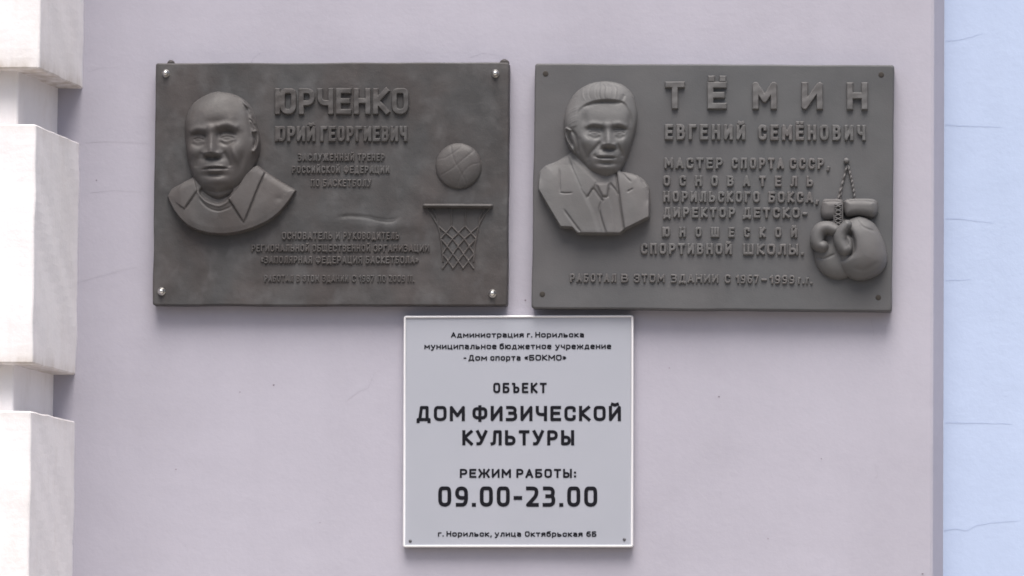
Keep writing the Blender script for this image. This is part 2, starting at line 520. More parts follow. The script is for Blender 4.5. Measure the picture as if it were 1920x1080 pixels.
def tilt(strokes, base, x0, slope):
    return [[(x, y + (x - x0) * slope) for x, y in s] for s in strokes]

def raised_text(name, fr, strokes, sw, height, m, step=0.75, edge=1.3, parent=None, wob=0.0):
    edge *= .72
    P_ = np.array([p for s in strokes for p in s])
    pad = sw + 2
    u0, v0 = P_.min(0) - pad; u1, v1 = P_.max(0) + pad
    us = np.arange(u0, u1 + step, step); vsr = np.arange(v0, v1 + step, step)
    D = np.full((len(vsr), len(us)), 1e3)
    def axis(a, b):
        return abs(a[0] - b[0]) < .05 or abs(a[1] - b[1]) < .05
    for s in strokes:
        s = [p for i, p in enumerate(s) if i == 0 or math.hypot(p[0] - s[i - 1][0], p[1] - s[i - 1][1]) > .05 or len(s) == 2]
        n_ = len(s)
        for q in range(n_ - 1):
            (ax, ay), (bx, by) = s[q], s[q + 1]
            me_ = axis(s[q], s[q + 1])
            sqa = q == 0 or (me_ and axis(s[q - 1], s[q]))
            sqb = q == n_ - 2 or (me_ and axis(s[q + 1], s[q + 2]))
            i0 = max(0, int((min(ax, bx) - pad - u0) / step)); i1 = min(len(us), int((max(ax, bx) + pad - u0) / step) + 2)
            j0 = max(0, int((min(ay, by) - pad - v0) / step)); j1 = min(len(vsr), int((max(ay, by) + pad - v0) / step) + 2)
            U, V = np.meshgrid(us[i0:i1], vsr[j0:j1])
            dx, dy = bx - ax, by - ay
            L = math.hypot(dx, dy) + 1e-9
            al = ((U - ax) * dx + (V - ay) * dy) / L
            pe = np.abs((U - ax) * dy - (V - ay) * dx) / L
            oa, ob = np.maximum(-al, 0), np.maximum(al - L, 0)
            over = np.maximum(oa, ob)
            sq = np.where(oa > 0, sqa, np.where(ob > 0, sqb, True))
            d = np.where(sq, np.maximum(pe, over), np.hypot(pe, over))
            D[j0:j1, i0:i1] = np.minimum(D[j0:j1, i0:i1], d)
    def fn(U, V):
        t = np.clip((sw / 2 + edge * .5 - D[:U.shape[0], :U.shape[1]]) / edge, 0, 1)
        h = height * t * t * (3 - 2 * t)
        if wob:
            h = h * (1 + wob * np.sin(U * .21 + V * .13) * np.sin(U * .08 - V * .19))
        return h
    return grid_relief(name, fr, u0, u1, v0, v1, step, fn, m, parent)

def printed_text(name, fr, strokes, sw, m, y0):
    v, f = [], []
    q = 0
    for s in strokes:
        for i in range(len(s) - 1):
            (ax, ay), (bx, by) = s[i], s[i + 1]
            dx, dy = bx - ax, by - ay
            L = math.hypot(dx, dy) or 1e-6
            if i == 0:
                ax, ay = ax - dx / L * sw / 2, ay - dy / L * sw / 2
            if i == len(s) - 2:
                bx, by = bx + dx / L * sw / 2, by + dy / L * sw / 2
            nx, ny = -dy / L * sw / 2, dx / L * sw / 2
            y = y0 - (q % 40) * 4e-6; q += 1
            b = len(v)
            for X, Y_ in ((ax + nx, ay + ny), (ax - nx, ay - ny), (bx - nx, by - ny), (bx + nx, by + ny)):
                x_, z_ = fr(X, Y_); v.append((x_, y, z_))
            f.append((b, b + 1, b + 2, b + 3))
        for X0, Y0 in s[1:-1]:
            y = y0 - (q % 40) * 4e-6; q += 1
            b = len(v)
            for a in range(12):
                x_, z_ = fr(X0 + math.cos(a / 12 * 6.2832) * sw / 2, Y0 + math.sin(a / 12 * 6.2832) * sw / 2)
                v.append((x_, y, z_))
            f.append(tuple(range(b + 11, b - 1, -1)))
    o = pydata(name, v, f, m, fr.root)
    return o

# ------------------------------------------------------------------ plates
def plate_mesh(w, h, t, back, r, bev, wob, seed=0):
    rr = random.Random(seed)
    ph = [(rr.uniform(0, 6.28), rr.uniform(15, 60)) for _ in range(5)]
    out = []
    def side(a, b, n_):
        for i in range(n_):
            out.append((a[0] + (b[0] - a[0]) * i / n_, a[1] + (b[1] - a[1]) * i / n_))
    def arc(cx, cy, a0):
        for i in range(5):
            a = a0 + i / 4 * math.pi / 2
            out.append((cx + r * math.cos(a), cy + r * math.sin(a)))
    W, Hh = w / 2, h / 2
    arc(W - r, Hh - r, 0); side((W - r - .01, Hh), (-W + r, Hh), 40)
    arc(-W + r, Hh - r, math.pi / 2); side((-W, Hh - r - .01), (-W, -Hh + r), 30)
    arc(-W + r, -Hh + r, math.pi); side((-W + r + .01, -Hh), (W - r, -Hh), 40)
    arc(W - r, -Hh + r, 1.5 * math.pi); side((W, -Hh + r + .01), (W, Hh - r), 30)
    pts = []
    for x, z_ in out:
        s = sum(math.sin(x * f + z_ * f * 1.3 + p) for p, f in ph) / 3 * wob
        L = math.hypot(x, z_)
        pts.append((x * (1 + s / L), z_ * (1 + s / L)))
    rings = [(0.0, -back), (0.0, -(t - bev))]
    for q in (0.3, 0.7, 1.0):
        a = q * math.pi / 2
        rings.append((bev * (1 - math.cos(a)), -(t - bev + bev * math.sin(a))))
    v, f = [], []
    n_ = len(pts)
    for ins, y in rings:
        for x, z_ in pts:
            v.append((x * (1 - ins / (w / 2)), y, z_ * (1 - ins / (h / 2))))
    for k_ in range(len(rings) - 1):
        for i in range(n_):
            j = (i + 1) % n_
            f.append((k_ * n_ + i, k_ * n_ + j, (k_ + 1) * n_ + j, (k_ + 1) * n_ + i))
    f.append(tuple(range((len(rings) - 1) * n_, len(rings) * n_)))
    f.append(tuple(range(n_ - 1, -1, -1)))
    return v, f
def plate(name, w, h, t, back, r, bev, wob, m, parent, seed=0):
    v, f = plate_mesh(w, h, t, back, r, bev, wob, seed)
    bm = bmesh.new()
    bv = [bm.verts.new(p) for p in v]
    for q in f:
        bm.faces.new([bv[i] for i in q])
    o = bm_obj(name, bm, m, parent)
    for p in o.data.polygons:
        p.use_smooth = len(p.vertices) == 4
    return o

def lathe(name, fr, u, v, prof, m, y0, parent=None, seg=20):
    """turned piece on the board: prof = (radius m, height m)"""
    cx, cz = fr(u, v)
    vv, ff = [], []
    for r_, h_ in prof:
        for i in range(seg):
            a = i / seg * 2 * math.pi
            vv.append((cx + r_ * math.cos(a), y0 - h_, cz + r_ * math.sin(a)))
    for k_ in range(len(prof) - 1):
        for i in range(seg):
            j = (i + 1) % seg
            ff.append((k_ * seg + i, k_ * seg + j, (k_ + 1) * seg + j, (k_ + 1) * seg + i))
    ff.append(tuple(range((len(prof) - 1) * seg, len(prof) * seg)))
    return pydata(name, vv, ff, m, parent or fr.root, True)

# ------------------------------------------------------------------ sculpting tools (drawing mm)
def smooth_poly(pts, k=5, closed=True):
    n_ = len(pts); out = []
    for i in range(n_ if closed else n_ - 1):
        if closed:
            p0, p1, p2, p3 = (np.array(pts[(i + d) % n_], float) for d in (-1, 0, 1, 2))
        else:
            p0, p1, p2, p3 = (np.array(pts[min(max(i + d, 0), n_ - 1)], float) for d in (-1, 0, 1, 2))
        for s in range(k):
            t = s / k
            out.append(tuple(.5 * ((2 * p1) + (-p0 + p2) * t + (2 * p0 - 5 * p1 + 4 * p2 - p3) * t * t + (-p0 + 3 * p1 - 3 * p2 + p3) * t ** 3)))
    if not closed:
        out.append(tuple(pts[-1]))
    return out
def dist_line(U, V, pts):
    """distance to a polyline and the arc parameter (0..1) of the nearest point"""
    D = np.full(U.shape, 1e3); T = np.zeros(U.shape)
    seg = [math.hypot(b[0] - a[0], b[1] - a[1]) for a, b in zip(pts[:-1], pts[1:])]
    tot = sum(seg) or 1; acc = 0
    for (a, b), L in zip(zip(pts[:-1], pts[1:]), seg):
        dx, dy = b[0] - a[0], b[1] - a[1]
        t = np.clip(((U - a[0]) * dx + (V - a[1]) * dy) / (L * L + 1e-9), 0, 1)
        d = np.hypot(U - a[0] - t * dx, V - a[1] - t * dy)
        m = d < D
        D = np.where(m, d, D); T = np.where(m, (acc + t * L) / tot, T)
        acc += L
    return D, T
def sdf(U, V, pts):
    """signed distance to a closed outline, positive inside"""
    pts = list(pts)
    D, _ = dist_line(U, V, pts + [pts[0]])
    ins = np.zeros(U.shape, bool)
    for a, b in zip(pts, pts[1:] + [pts[0]]):
        if a[1] == b[1]:
            continue
        c = ((a[1] > V) != (b[1] > V)) & (U < (b[0] - a[0]) * (V - a[1]) / (b[1] - a[1]) + a[0])
        ins ^= c
    return np.where(ins, D, -D)
def g(U, V, cx, cy, sx, sy, rot=0.0):
    c, s = math.cos(R(rot)), math.sin(R(rot))
    x, y = U - cx, V - cy
    return np.exp(-((x * c + y * s) / sx) ** 2 - ((-x * s + y * c) / sy) ** 2)
def ga(U, V, cx, cy, sx, su, sd):
    y = V - cy
    return np.exp(-((U - cx) / sx) ** 2 - (y / np.where(y < 0, su, sd)) ** 2)
def groove(U, V, pts, w, taper=True, k=6):
    p = smooth_poly(pts, k, False) if len(pts) > 2 else pts
    D, T = dist_line(U, V, p)
    e = np.exp(-(D / w) ** 2)
    if taper:
        e = e * np.clip(np.minimum(T, 1 - T) * 6 + .25, 0, 1)
    return e
def sstep(x, a, b):
    t = np.clip((x - a) / (b - a), 0, 1)
    return t * t * (3 - 2 * t)
def dome(d, Rr):
    return np.sqrt(np.clip(1 - (1 - np.clip(d / Rr, 0, 1)) ** 2, 0, 1))
def blur(Hh, s):
    r = int(3 * s) + 1
    k_ = np.exp(-(np.arange(-r, r + 1) / s) ** 2 / 2); k_ /= k_.sum()
    A = np.pad(Hh, r, mode='edge')
    A = np.apply_along_axis(lambda x: np.convolve(x, k_, 'valid'), 0, A)
    return np.apply_along_axis(lambda x: np.convolve(x, k_, 'valid'), 1, A)

# ================================================================== PLAQUE WITH THE BASKETBALL HOOP
F1Y = -0.031
pl1 = thing('memorial_plaque', 'brown mottled bronze plaque with bald man\'s portrait, basketball and hoop', 'plaque', (-0.34081, 0, 0.19299 + ZC), -0.00098)
f1 = Frame((-628.830993, 1.00763, 0.010837), (347.535246, -0.000667, -1.006491), F1Y, pl1)
plate('plate', 0.6688, 0.4582, 0.031, 0.004, 0.004, 0.003, 0.0007, M_bronze_brown, pl1, 1)
for u, v in ((310, 137), (929, 138.5), (303, 547), (922.5, 550)):
    b_ = lathe('bolt', f1, u, v, [(.0075, 0), (.0075, .002), (.0058, .0024), (.0056, .005), (.0046, .0078), (.0026, .0095), (.0008, .0100)], M_steel, F1Y)
for u, v, w_ in ((318, 116, .0075), (945, 115.5, .009)):
    cx, cz = f1(u, v)
    bm = bmesh.new()
    bmesh.ops.create_icosphere(bm, subdivisions=3, radius=1)
    for q in bm.verts:
        q.co = Vector((cx + q.co.x * w_ * (1 - .25 * q.co.z), -0.018 + q.co.y * .011, cz + q.co.z * .0062))
    bm_obj('hanging_lug', bm, M_lug, pl1, True)

T1 = lambda txt, words, H_, sw, hgt, gap=None, wob=0.0, step=.75, edge=1.3: raised_text(
    'inscription', f1, [s for (t, x0, x1, base) in words for s in layout(t, x0, x1, base, H_, sw, gap)], sw, hgt, M_bronze_worn, step, edge, None, wob)
T1('', [('ЮРЧЕНКО', 516, 767, 215)], 49, 10.0, 6.5, 4.6, 0.1, .75, 2.2)
T1('', [('ЮРИЙ', 516, 592, 266), ('ГЕОРГИЕВИЧ', 601, 764, 266)], 29, 6.2, 5.0, 2.6, 0.1, .7, 1.8)
T1('', [('ЗАСЛУЖЕННЫЙ', 559, 665, 302.5), ('ТРЕНЕР', 671, 722, 302.5)], 14, 2.9, 3.4, 1.8, 0, .55, 1.3)
T1('', [('РОССИЙСКОЙ', 548, 638, 325.5), ('ФЕДЕРАЦИИ', 645, 731, 325.5)], 14, 2.9, 3.4, 1.8, 0, .55, 1.3)
T1('', [('ПО', 583, 600, 350.5), ('БАСКЕТБОЛУ', 606, 697, 350.5)], 14, 2.7, 2.8, 1.8, 0, .55, 1.3)
T1('', [('ОСНОВАТЕЛЬ', 529, 624, 449.5), ('И', 630, 638, 449.5), ('РУКОВОДИТЕЛЬ', 644, 749, 449.5)], 14, 2.8, 3.4, 1.6, 0, .55, 1.2)
T1('', [('РЕГИОНАЛЬНОЙ', 472, 581, 472.5), ('ОБЩЕСТВЕННОЙ', 586, 695, 472.5), ('ОРГАНИЗАЦИИ', 700, 805, 472.5)], 13.5, 2.6, 3.4, 1.5, 0, .55, 1.2)
T1('', [('«ЗАПОЛЯРНАЯ', 489, 586, 494.5), ('ФЕДЕРАЦИЯ', 592, 680, 494.5), ('БАСКЕТБОЛА»', 686, 785, 494.5)], 14, 2.8, 3.4, 1.5, 0, .55, 1.2)
T1('', [('РАБОТАЛ', 496, 551, 529), ('В', 556, 563, 529), ('ЭТОМ', 568, 599, 529), ('ЗДАНИИ', 605, 654, 529), ('С', 660, 668, 529),
        ('1987', 673, 702, 529), ('ПО', 708, 724, 529), ('2009', 729, 760, 529), ('ГГ.', 764, 777, 529)], 13, 2.5, 2.8, 1.5, 0, .55, 1.2)

# worn pad with the faint engraved stroke above the lower lines
def worn(U, V):
    h = 2.0 * (g(U, V, 640, 410, 70, 16) + .9 * g(U, V, 770, 412, 26, 20) + .6 * g(U, V, 700, 424, 80, 10)) - .03
    h -= 1.5 * groove(U, V, [(634, 408), (655, 405.5), (690, 408), (712, 413), (735, 414), (750, 406)], 4.0)
    return h
grid_relief('worn_emblem', f1, 500, 815, 372, 452, 1.0, worn, M_bronze_brown, eps=0.0, sink=.05)

# basketball
def ball(U, V):
    d = 43 - np.hypot(U - 860, V - 312)
    h = 13.5 * dome(d, 43)
    for pts in ([(826, 330), (848, 318), (872, 298), (890, 283)], [(846, 274), (852, 300), (868, 330), (876, 350)],
                [(818, 300), (838, 296), (862, 280), (868, 272)], [(858, 352), (866, 330), (882, 312), (902, 306)]):
        h = h - .4 * groove(U, V, pts, 1.8, False) * (d > 2)
    return np.where(d > 0, h, -1)
grid_relief('basketball', f1, 814, 906, 266, 358, .9, ball, M_bronze_worn)

# hoop rim and net
def rimbar(U, V):
    D, T = dist_line(U, V, [(797, 386.3), (920, 386.8)])
    return np.where(D < 4.2, 12.5 * dome(4.2 - D, 4.2), -1)
rim = grid_relief('hoop_rim', f1, 790, 928, 380, 393, .6, rimbar, M_bronze_worn)
rows = [(424, 4), (437, 3), (448, 4), (462, 3), (476, 4), (489.5, 3), (503, 4)]
def xl(v): return np.interp(v, [392, 410, 424, 440, 460, 490, 505], [801, 813, 821.5, 825, 828, 830.5, 830])
def xr(v): return np.interp(v, [392, 410, 424, 440, 460, 490, 505], [916, 904, 897, 894, 890, 887.5, 887])
nodes = []
for v_, k_ in rows:
    a, b = float(xl(v_)), float(xr(v_))
    if k_ == 4:
        nodes.append([(a + (b - a) * i / 3, v_) for i in range(4)])
    else:
        nodes.append([(a + (b - a) * (i + .5) / 3, v_) for i in range(3)])
net = [[(801, 390), (813, 410), (821.5, 424)], [(811, 390), (819, 408), (821.5, 424)],
       [(845, 392), (846.5, 410), nodes[0][1]], [(874, 392), (872, 410), nodes[0][2]],
       [(908, 390), (899, 409), nodes[0][3]], [(916, 390), (904, 410), (897, 424)],
       [(821.5, 424), (825, 440), (828, 460), (830.5, 490)], [(897, 424), (894, 440), (890, 460), (887.5, 490)]]
for i in range(len(nodes) - 1):
    for a in nodes[i]:
        for b in nodes[i + 1]:
            if abs(a[0] - b[0]) < 17:
                net.append([a, b])
raised_text('hoop_net', f1, net, 2.5, 2.7, M_bronze_worn, .55, 3.4)

# portrait: shoulders and open collar
BUST1 = smooth_poly([(313, 369), (322, 354), (342, 343), (360, 333)], 5, False) + [(372, 322), (400, 318), (460, 312), (478, 312)] + \
        smooth_poly([(484, 309), (496, 319), (512, 330), (530, 341), (558, 357)], 5, False) + \
        smooth_poly([(557.5, 358), (543, 381), (523, 404), (498, 421), (469, 433), (440, 440), (414, 441.5), (386, 438.5), (360, 429), (340, 413), (325, 393), (314, 371)], 5, False)
def collar_step(U, V, poly, h, soft=1.8):
    return h * sstep(sdf(U, V, poly), -soft * .6, soft * .6)
def bust1(U, V):
    d = sdf(U, V, BUST1)
    h = (11 + 8 * sstep(V, 330, 445)) * sstep(d, -.2, 2.4) + 1.5 * sstep(d, 0, 14)
    top = g(U, V, 415, 372, 75, 50)
    h = h + np.where(d > 0, 9 * top, 0)
    # upper edge of the shoulders melts into the plate
    h = h - np.where(d > 0, 7 * np.exp(-np.clip(dist_line(U, V, [(313, 369), (330, 349), (360, 334)])[0], 0, 99) / 9), 0)
    h = h - np.where(d > 0, 6 * np.exp(-np.clip(dist_line(U, V, [(484, 309), (512, 330), (555, 356)])[0], 0, 99) / 8), 0)
    rc = [(462, 330), (483, 309), (498, 324), (486, 352), (474, 384), (460, 419), (447, 398), (432, 375), (446, 360)]
    lc = [(352, 333), (366, 338), (373, 360), (362, 376), (349, 394), (330, 380), (318, 372)]
    h = h + np.where(d > 1, collar_step(U, V, rc, 3.2, 2.4) + collar_step(U, V, lc, 3.0, 2.6) * sstep(U, 326, 344), 0)
    h = h - 1.9 * groove(U, V, [(499, 326), (487, 353), (475, 386), (461, 421)], 2.0)
    h = h - 2.2 * groove(U, V, [(431, 375), (446, 399), (460, 420)], 2.2)
    h = h - 2.6 * groove(U, V, [(372, 360), (361, 377), (349, 394)], 2.0)
    # ribbed neckline
    h = h - 7.0 * sstep(sdf(U, V, smooth_poly([(374, 360), (386, 377), (410, 386), (424, 382), (434, 374), (440, 350), (400, 335)])), 0, 5)
    h = h + 2.0 * groove(U, V, [(375, 364), (388, 380), (411, 389), (426, 384), (433, 377)], 2.4, False)
    h = h - 1.4 * groove(U, V, [(376, 374), (392, 391), (412, 398), (430, 393), (438, 388)], 2.0)
    h = h + 1.6 * g(U, V, 362, 410, 10, 22, -20) + 1.5 * g(U, V, 500, 385, 14, 25, 30) - 1.2 * g(U, V, 525, 374, 9, 6)
    return np.where(d > 0, h, -1)
bust = grid_relief('portrait_bust', f1, 308, 562, 304, 446, .9, bust1, M_bronze_worn)

HEAD1 = smooth_poly([(409, 172), (383, 180), (360, 197), (348.5, 224), (347, 252), (350.5, 288), (358, 322), (370, 347), (387, 369), (412, 381), (436, 371),
                     (457, 349), (472, 326), (482, 304), (488, 284), (489, 264), (485, 244), (478, 217), (466, 195), (443, 179)], 6)
def head1(U, V):
    d = sdf(U, V, HEAD1)
    d = blur(d, 2.5)
    h = 3.5 + 28 * dome(d, 48) * (.62 + .42 * sstep(V, 168, 262)) + 2 * sstep(d, 0, 16)
    h = h + 5 * g(U, V, 402, 215, 38, 28) - 1.6 * g(U, V, 415, 232, 24, 6) + 1.2 * g(U, V, 437, 228, 8, 9)
    # brows and sockets
    h = h + 3.0 * groove(U, V, [(358, 253), (372, 246), (392, 249)], 6.5) + 3.8 * groove(U, V, [(408, 244), (428, 236), (452, 246)], 7) + 2.2 * g(U, V, 400, 243, 9, 8)
    h = h - 9.5 * ga(U, V, 376, 258, 15, 8.5, 15) - 11 * ga(U, V, 430, 253.5, 20, 9, 16) - 3.0 * g(U, V, 388, 259, 5, 8) - 3.0 * g(U, V, 413, 257, 5, 8)
    h = h + 3.4 * g(U, V, 375, 262, 9.5, 5.8) + 4.0 * g(U, V, 429.5, 258.5, 12, 6.4)
    h = h - 1.6 * groove(U, V, [(366, 256), (376, 253), (389, 259)], 1.9) - 1.7 * groove(U, V, [(413, 255), (429, 249.5), (447, 257)], 2.0)
    h = h - 1.7 * groove(U, V, [(366, 264.5), (375, 262), (386, 265)], 1.5) - 1.7 * groove(U, V, [(418, 262), (429, 258.8), (443, 262)], 1.5)
    h = h + .7 * groove(U, V, [(366, 268), (375, 270), (386, 268)], 1.8) + .8 * groove(U, V, [(418, 266), (429, 268.5), (443, 265)], 1.9)
    h = h - 1.8 * groove(U, V, [(361, 271), (375, 277), (389, 273)], 3.2) - 1.9 * groove(U, V, [(412, 268), (430, 275), (449, 267)], 3.2)
    # nose
    A = np.interp(V, [236, 248, 258, 272, 284, 290, 295, 300], [0, 3.5, 6, 10, 15, 15.5, 9, 0])
    W = np.interp(V, [238, 258, 272, 286, 300], [9, 7.5, 7.8, 9.6, 11])
    cx = np.interp(V, [240, 290], [400.5, 402])
    h = h + A * np.exp(-np.abs((U - cx) / W) ** 2)
    h = h + 5.5 * g(U, V, 389.5, 291, 5, 4.8) + 6 * g(U, V, 415.5, 291.5, 5.4, 4.8)
    h = h - 4.5 * g(U, V, 395, 298.5, 5.5, 2.8) - 4.5 * g(U, V, 409.5, 299, 6, 3) - 4.0 * g(U, V, 402, 301.5, 18, 4.5)
    # cheeks and folds
    h = h + 5.0 * g(U, V, 364, 287, 14, 12) + 6.0 * g(U, V, 447, 288, 15, 20, -15) + 2.6 * g(U, V, 446, 297, 4.5, 15, -22)
    h = h - 2.6 * groove(U, V, [(384, 289), (375, 302), (371, 318)], 5.2) - 3.4 * groove(U, V, [(422, 288), (431, 302), (436, 318)], 5.0)
    h = h - 2.6 * g(U, V, 458, 302, 5, 16, 12)
    # mouth and chin
    h = h + 5.0 * g(U, V, 404, 317, 27, 15)
    h = h - 3.6 * groove(U, V, [(384, 321.5), (393, 320), (406, 319), (419, 319), (432, 320)], 1.9)
    h = h + 1.5 * groove(U, V, [(389, 316), (405, 314.5), (426, 316)], 2.4) + 2.8 * groove(U, V, [(393, 324.5), (408, 325), (423, 324)], 2.8)
    h = h - 3.6 * g(U, V, 406, 332, 18, 4) + 6.0 * g(U, V, 410, 343, 22, 9) + 2.0 * g(U, V, 444, 336, 12, 16) + 2.0 * g(U, V, 374, 332, 9, 14)
    h = h - 3.0 * groove(U, V, [(384, 356), (411, 363), (440, 355)], 4.5)
    # hair tufts and ear on the right
    r_ = random.Random(3)
    for i in range(80):
        t = r_.random()
        uu = np.interp(t, [0, .35, 1], [455, 472, 482]) + r_.uniform(-5, 3)
        vv = np.interp(t, [0, .35, 1], [187, 208, 252]) + r_.uniform(-3, 3)
        h = h + r_.uniform(.5, 1.5) * g(U, V, uu, vv, 4.2, 1.5, r_.uniform(35, 75))
    h = h - 2.0 * groove(U, V, [(461, 200), (469, 222), (472, 246), (474, 268)], 4.0)
    h = h + 6.5 * groove(U, V, [(478, 250), (484.5, 249), (487, 262), (485, 276), (480, 287)], 2.4, False)
    h = h - 3.5 * groove(U, V, [(478, 256), (481, 266), (479, 277)], 2.2)
    h = h + 3.0 * g(U, V, 478, 286, 3.5, 5)
    return np.where(d > -.7, np.maximum(h, 1.5) * sstep(d, -.8, 1.8), -1)
grid_relief('head', f1, 344, 492, 169, 385, .8, head1, M_bronze_worn, bust)

# ================================================================== PLAQUE WITH THE BOXING GLOVES
F2Y = -0.034
pl2 = thing('memorial_plaque', 'smooth grey cast plaque with suited man\'s portrait and hanging boxing gloves', 'plaque', (0.37678, 0, 0.18742 + ZC), 0.00624)
f2 = Frame((-1334.906439, 0.995652, 0.012141), (341.702724, 0.006552, -1.000251), F2Y, pl2)
plate('plate', 0.6716, 0.4609, 0.034, 0.004, 0.005, 0.0035, 0.0005, M_bronze_grey, pl2, 4)
for u, v in ((1022, 137.5), (1652.5, 140.5), (1017, 552), (1646, 557)):
    lathe('screw_hole_shade', f2, u, v, [(.0052, -.001), (.0052, .0004), (.0040, .0007), (.0010, .0008)], M_hole, F2Y)  # dark raised discs, their colour standing for the shade inside the holes

T2 = lambda words, H_, sw, hgt, gap=None, step=.75, edge=1.8, k=None, slope=.0045: raised_text(
    'inscription', f2, [s for (t, x0, x1, base) in words for s in tilt(layout(t, x0, x1, base, H_, sw, gap, k), base, x0, slope)], sw, hgt, M_grey_worn, step, edge, None, .08)
for w_ in (('Т', 1247.5, 1284, 204.5), ('Ё', 1327, 1363, 205), ('М', 1411.5, 1457, 205.5), ('И', 1503.5, 1543, 206), ('Н', 1588, 1627, 206.5)):
    o = T2([w_], 51, 11.5, 7.0, 5, .75, 2.4, None, 0)
    o.name = 'letter'
T2([('ЕВГЕНИЙ', 1247, 1398, 262.5)], 29, 6.4, 6.0, 6.5, .7, 2.0)
T2([('СЕМЁНОВИЧ', 1422, 1623, 263.5)], 29, 6.4, 6.0, 6.5, .7, 2.0)
T2([('МАСТЕР', 1246, 1356, 316.5), ('СПОРТА', 1372, 1470, 317), ('СССР,', 1481, 1556, 317.5)], 20.5, 4.8, 5.0, 5.0, .6, 1.8)
T2([('ОСНОВАТЕЛЬ', 1244, 1525, 349.5)], 20, 4.8, 5.0, None, .6, 1.8, .95)
T2([('НОРИЛЬСКОГО', 1244, 1425, 379.5), ('БОКСА,', 1441, 1535, 380.5)], 20.5, 4.8, 5.0, 4.4, .6, 1.8)
T2([('ДИРЕКТОР', 1244, 1379, 408.5), ('ДЕТСКО-', 1393, 1514, 409)], 19.5, 4.8, 5.0, 4.6, .6, 1.8)
T2([('ЮНОШЕСКОЙ', 1242, 1495, 445)], 19, 4.8, 5.0, None, .6, 1.8, .9)
T2([('СПОРТИВНОЙ', 1202, 1373, 477), ('ШКОЛЫ.', 1393.5, 1507, 478)], 20.5, 4.8, 5.0, 4.6, .6, 1.8)
T2([('РАБОТАЛ', 1069, 1156, 529.5), ('В', 1165, 1178.5, 530), ('ЭТОМ', 1189, 1247, 530), ('ЗДАНИИ', 1258.5, 1347.5, 530.5), ('С', 1359, 1370, 531),
    ('1967', 1380, 1423, 531.5), ('-', 1427.5, 1438, 531.5), ('1999', 1443.5, 1490, 532), ('г.г.', 1496, 1523, 532.5)], 16, 3.4, 4.0, 3.2, .55, 1.5, None, .003)

BUST2 = smooth_poly([(1166, 322), (1180, 324), (1197, 330), (1209, 339), (1217, 350), (1220, 361)], 4, False) + \
        [(1220, 384), (1219.6, 410), (1196, 422), (1174, 433), (1165, 441), (1124, 441.3), (1083, 441), (1073, 430), (1062, 429.4), (1051.5, 429), (1040, 410), (1028, 390), (1008.5, 357), (1009.5, 330)] + \
        smooth_poly([(1011, 322), (1022, 311), (1042, 303), (1063, 291)], 4, False) + [(1072, 284), (1100, 290), (1156, 310)]
TIE = [(1120, 346), (1143, 344), (1141, 371), (1148, 392), (1153, 420), (1157, 445), (1138, 445), (1128, 411), (1125, 395), (1132, 372)]
def bust2(U, V):
    d = sdf(U, V, BUST2)
    low_ = np.clip((V - 310) / 125, 0, 1)
    h = (8 + 15 * low_) * sstep(d, -.2, 2.6)
    h = h + np.where(d > 0, 7 * g(U, V, 1115, 352, 85, 55), 0)
    top = dist_line(U, V, [(1009, 330), (1022, 311), (1063, 291)])[0]
    h = h - np.where(d > 0, 8.5 * np.exp(-top / 14), 0)
    top = dist_line(U, V, [(1162, 322), (1197, 330), (1217, 350), (1220, 375)])[0]
    h = h - np.where(d > 0, 6 * np.exp(-top / 7), 0)
    # jacket halves over the shirt
    lj = [(1000, 450), (1000, 300), (1064, 296), (1076, 320), (1092, 359), (1112, 400), (1128, 450)]
    rj = [(1157, 320), (1162, 366), (1166, 395), (1173, 436), (1230, 440), (1230, 318)]
    shirt_l = [(1066, 292), (1080, 305), (1119, 343), (1114, 355), (1103, 372), (1090, 355), (1076, 322)]
    h = h + np.where(d > 1, 2.6 * sstep(sdf(U, V, lj), -5, 4) + 4.2 * sstep(sdf(U, V, rj), -1.2, 1.2) + 2.2 * sstep(sdf(U, V, shirt_l), -2.5, 2.5), 0)
    # tie with its knot
    h = h + np.where(d > 1, 2.6 * sstep(sdf(U, V, TIE), -2, 3) + 2.2 * sstep(sdf(U, V, [(1117, 347), (1144, 344), (1141, 371), (1131, 372)]), -2, 5), 0)
    h = h - 2.6 * groove(U, V, [(1113, 355), (1108, 364), (1102, 373)], 1.9) - 2.6 * groove(U, V, [(1114, 355), (1122, 367), (1131, 379)], 2.2)
    h = h - 2.6 * groove(U, V, [(1131, 378), (1125.5, 395), (1129, 412), (1138, 440)], 2.2, False)
    h = h - 2.6 * groove(U, V, [(1144, 345), (1155, 358), (1161, 368)], 2.0) - 3.4 * groove(U, V, [(1156, 326), (1162.5, 368), (1166, 395), (1172, 433)], 2.2, False)
    h = h - 2.0 * groove(U, V, [(1131, 371.5), (1136, 372), (1141, 370.5), (1143, 355)], 1.6)
    # lapels, pocket, folds
    h = h - 1.6 * groove(U, V, [(1049, 318), (1050, 340), (1051.5, 362)], 1.5) - 2.0 * groove(U, V, [(1051.5, 363.5), (1062, 364.5), (1074, 364)], 1.5)
    h = h - 2.4 * groove(U, V, [(1059, 396), (1075, 418), (1092, 440)], 2.0) - 1.3 * groove(U, V, [(1066, 300), (1078, 325), (1093, 359)], 2.0)
    h = h - 2.0 * groove(U, V, [(1166, 324), (1175, 334), (1184, 343)], 1.8) - 2.0 * groove(U, V, [(1178, 362), (1188, 356)], 1.7)
    h = h - 1.6 * groove(U, V, [(1203, 340), (1211, 350), (1217, 362)], 1.8)
    h = h + 1.2 * g(U, V, 1030, 345, 14, 30, 10) + 1.2 * g(U, V, 1190, 390, 14, 26) - 1.0 * g(U, V, 1145, 405, 5, 26)
    return np.where(d > 0, np.maximum(h, .8), -1)
bust_b = grid_relief('portrait_bust', f2, 1004, 1224, 280, 446, .9, bust2, M_grey_worn)

